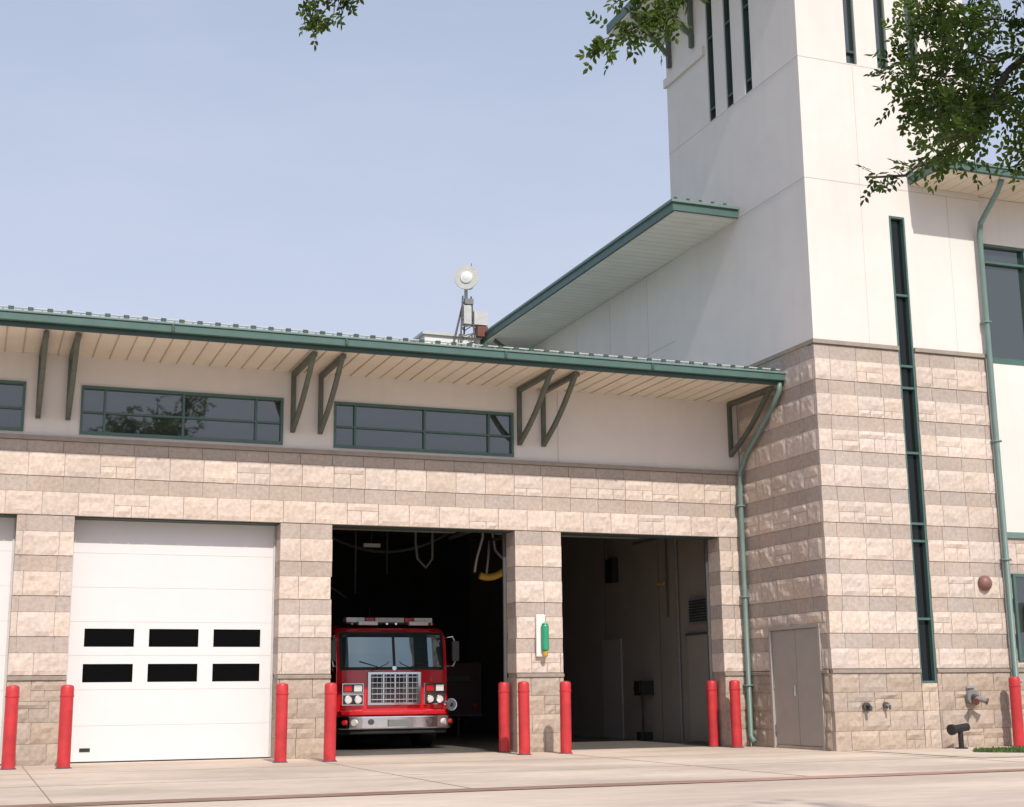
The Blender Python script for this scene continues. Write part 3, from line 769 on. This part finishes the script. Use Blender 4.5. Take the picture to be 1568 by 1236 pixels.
def fol(pts,r0,r1,dens=1.0,L=.15,ls=.042,spread=.10,tone=.4,gap=-.1):
    fine=[]
    for i in range(len(pts)-1):
        for t in (0,.33,.66): fine.append(pts[i].lerp(pts[i+1],t)+rnd_unit()*.012*(0 if t==0 else 1))
    fine.append(pts[-1]); limb(fine,r0,r1)
    for i in range(len(pts)-1):
        a,c=pts[i],pts[i+1]; n=max(1,int((c-a).length/.03*dens))
        for k in range(n):
            q=a.lerp(c,random.random()); d=(c-a).normalized()
            if noise.noise(q*5+Vector((3,9,1)))<gap-.25: continue
            dd=(d*.5+rnd_unit()*.9+Vector((0,0,-.15))).normalized()
            st=q+rnd_unit()*spread*random.random()
            tn=tone+.55*noise.noise(st*4)+.1*random.uniform(-1,1)
            sprig(st,dd,L*random.uniform(.6,1.1),random.choice((3,4,4,5)),ls,tn)
fol([P3(1600,70),P3(1550,120),P3(1505,205),P3(1440,245),P3(1385,280),P3(1325,286)],.02,.005,1.1,spread=.06)
for pts in ([(1600,60),(1520,45),(1470,35),(1420,25)],[(1570,120),(1520,140),(1460,120),(1405,108)],[(1520,180),(1470,185),(1430,205),(1395,198)],
            [(1600,170),(1560,230),(1530,270),(1512,278)],[(1600,100),(1530,90),(1480,80),(1430,65)],[(1620,20),(1560,5),(1500,-10),(1450,-20)],
            [(1600,200),(1580,255),(1560,280)],[(1440,245),(1400,255),(1370,262)],[(1600,120),(1550,160),(1500,160),(1440,160)],[(1600,40),(1570,80),(1560,150)],[(1600,130),(1585,180),(1540,210)],
            [(1590,30),(1530,20),(1480,5)],[(1610,90),(1560,60),(1500,60)],[(1600,150),(1550,130),(1490,125)],[(1600,0),(1560,30),(1520,35)],[(1500,190),(1450,160),(1405,150)],[(1600,220),(1570,200),(1540,180)],
            [(1560,20),(1490,30),(1440,0)],[(1540,100),(1470,110),(1430,85)]):
    dy=random.uniform(-.4,.4)
    fol([P3(x,y,dy+random.uniform(-.1,.1)) for x,y in pts],.008,.002,2.0,spread=.12,tone=.45)
fol([P2(1060,-40),P2(1025,0),P2(985,28),P2(945,50),P2(915,62)],.006,.002,2.6,L=.12,ls=.04,spread=.06)
fol([P2(1020,0),P2(1020,20),P2(1000,40)],.004,.002,2.0,L=.12,ls=.04,spread=.05)
fol([P2(1000,-25),P2(960,-5),P2(930,20)],.004,.002,2.2,L=.11,ls=.04,spread=.06)
fol([P1(540,-50),P1(520,-10),P1(500,12),P1(475,38)],.004,.0015,3.6,L=.085,ls=.034,spread=.05)
fol([P1(515,-12),P1(510,20),P1(502,42)],.003,.0015,3.2,L=.08,ls=.034,spread=.04)
fol([P1(510,-20),P1(480,0),P1(462,32)],.003,.0015,3.0,L=.08,ls=.034,spread=.04)
tb.done()
lb=B('foliage',tree); lb.v=LV; lb.f=LF; lb.m=[0]*len(LF); lb.mats=[LEAF]; lb.c=LC; lb.done()

# ---------------- light + world
SE=44
sun=bpy.data.lights.new('sun','SUN'); sun.energy=3.75; sun.angle=math.radians(.7); sun.color=(1,.93,.84)
so=bpy.data.objects.new('sun',sun); S.collection.objects.link(so); so.rotation_euler=(math.radians(90-SE),0,math.radians(-2))
w=bpy.data.worlds.new('World'); S.world=w; w.use_nodes=True; nt=w.node_tree
sk=nt.nodes.new('ShaderNodeTexSky'); sk.sky_type='NISHITA'; sk.sun_disc=False; sk.sun_elevation=math.radians(SE); sk.sun_rotation=math.radians(182)
sk.air_density=1.0; sk.dust_density=2.0; sk.ozone_density=1.0
tc=N(nt,'ShaderNodeTexCoord'); sp=N(nt,'ShaderNodeSeparateXYZ'); nt.links.new(tc.outputs['Generated'],sp.inputs[0])
mr=N(nt,'ShaderNodeMapRange'); mr.inputs['From Min'].default_value=.17; mr.inputs['From Max'].default_value=.75; mr.inputs['To Min'].default_value=.96; mr.inputs['To Max'].default_value=.28
nt.links.new(sp.outputs[2],mr.inputs['Value'])
mp=N(nt,'ShaderNodeMapping'); mp.inputs['Scale'].default_value=(1.5,1.5,5); nt.links.new(tc.outputs['Generated'],mp.inputs['Vector'])
cn=N(nt,'ShaderNodeTexNoise'); cn.inputs['Scale'].default_value=2.2; cn.inputs['Detail'].default_value=7; cn.inputs['Roughness'].default_value=.6; nt.links.new(mp.outputs[0],cn.inputs['Vector'])
cr=N(nt,'ShaderNodeMapRange'); cr.inputs['From Min'].default_value=.45; cr.inputs['From Max'].default_value=.8; cr.inputs['To Min'].default_value=0; cr.inputs['To Max'].default_value=.14; nt.links.new(cn.outputs['Fac'],cr.inputs['Value'])
ad=N(nt,'ShaderNodeMath',operation='ADD'); ad.use_clamp=True; nt.links.new(mr.outputs[0],ad.inputs[0]); nt.links.new(cr.outputs[0],ad.inputs[1])
mx=N(nt,'ShaderNodeMix',data_type='RGBA'); nt.links.new(ad.outputs[0],mx.inputs['Factor']); nt.links.new(sk.outputs[0],mx.inputs['A']); mx.inputs['B'].default_value=(4.15,4.55,5.6,1)
nt.links.new(mx.outputs['Result'], nt.nodes['Background'].inputs['Color']); nt.nodes['Background'].inputs['Strength'].default_value=.15

# ---------------- camera
f,ps,th,ro=2142.0174,.3662,.2040,-.0108
F=Vector((sin(ps)*cos(th),cos(ps)*cos(th),sin(th))); r=Vector((cos(ps),-sin(ps),0)); u=r.cross(F)
R=r*cos(ro)+u*sin(ro); U=u*cos(ro)-r*sin(ro)
c=bpy.data.cameras.new('camera'); c.sensor_width=36; c.lens=f/1568*36; c.clip_end=2000; c.clip_start=.05
co=bpy.data.objects.new('camera',c); S.collection.objects.link(co)
M=Matrix(((R.x,U.x,-F.x,-6.2283),(R.y,U.y,-F.y,-25.729),(R.z,U.z,-F.z,1.1201),(0,0,0,1)))
co.matrix_world=M; S.camera=co
print('leaf faces',len(LF))
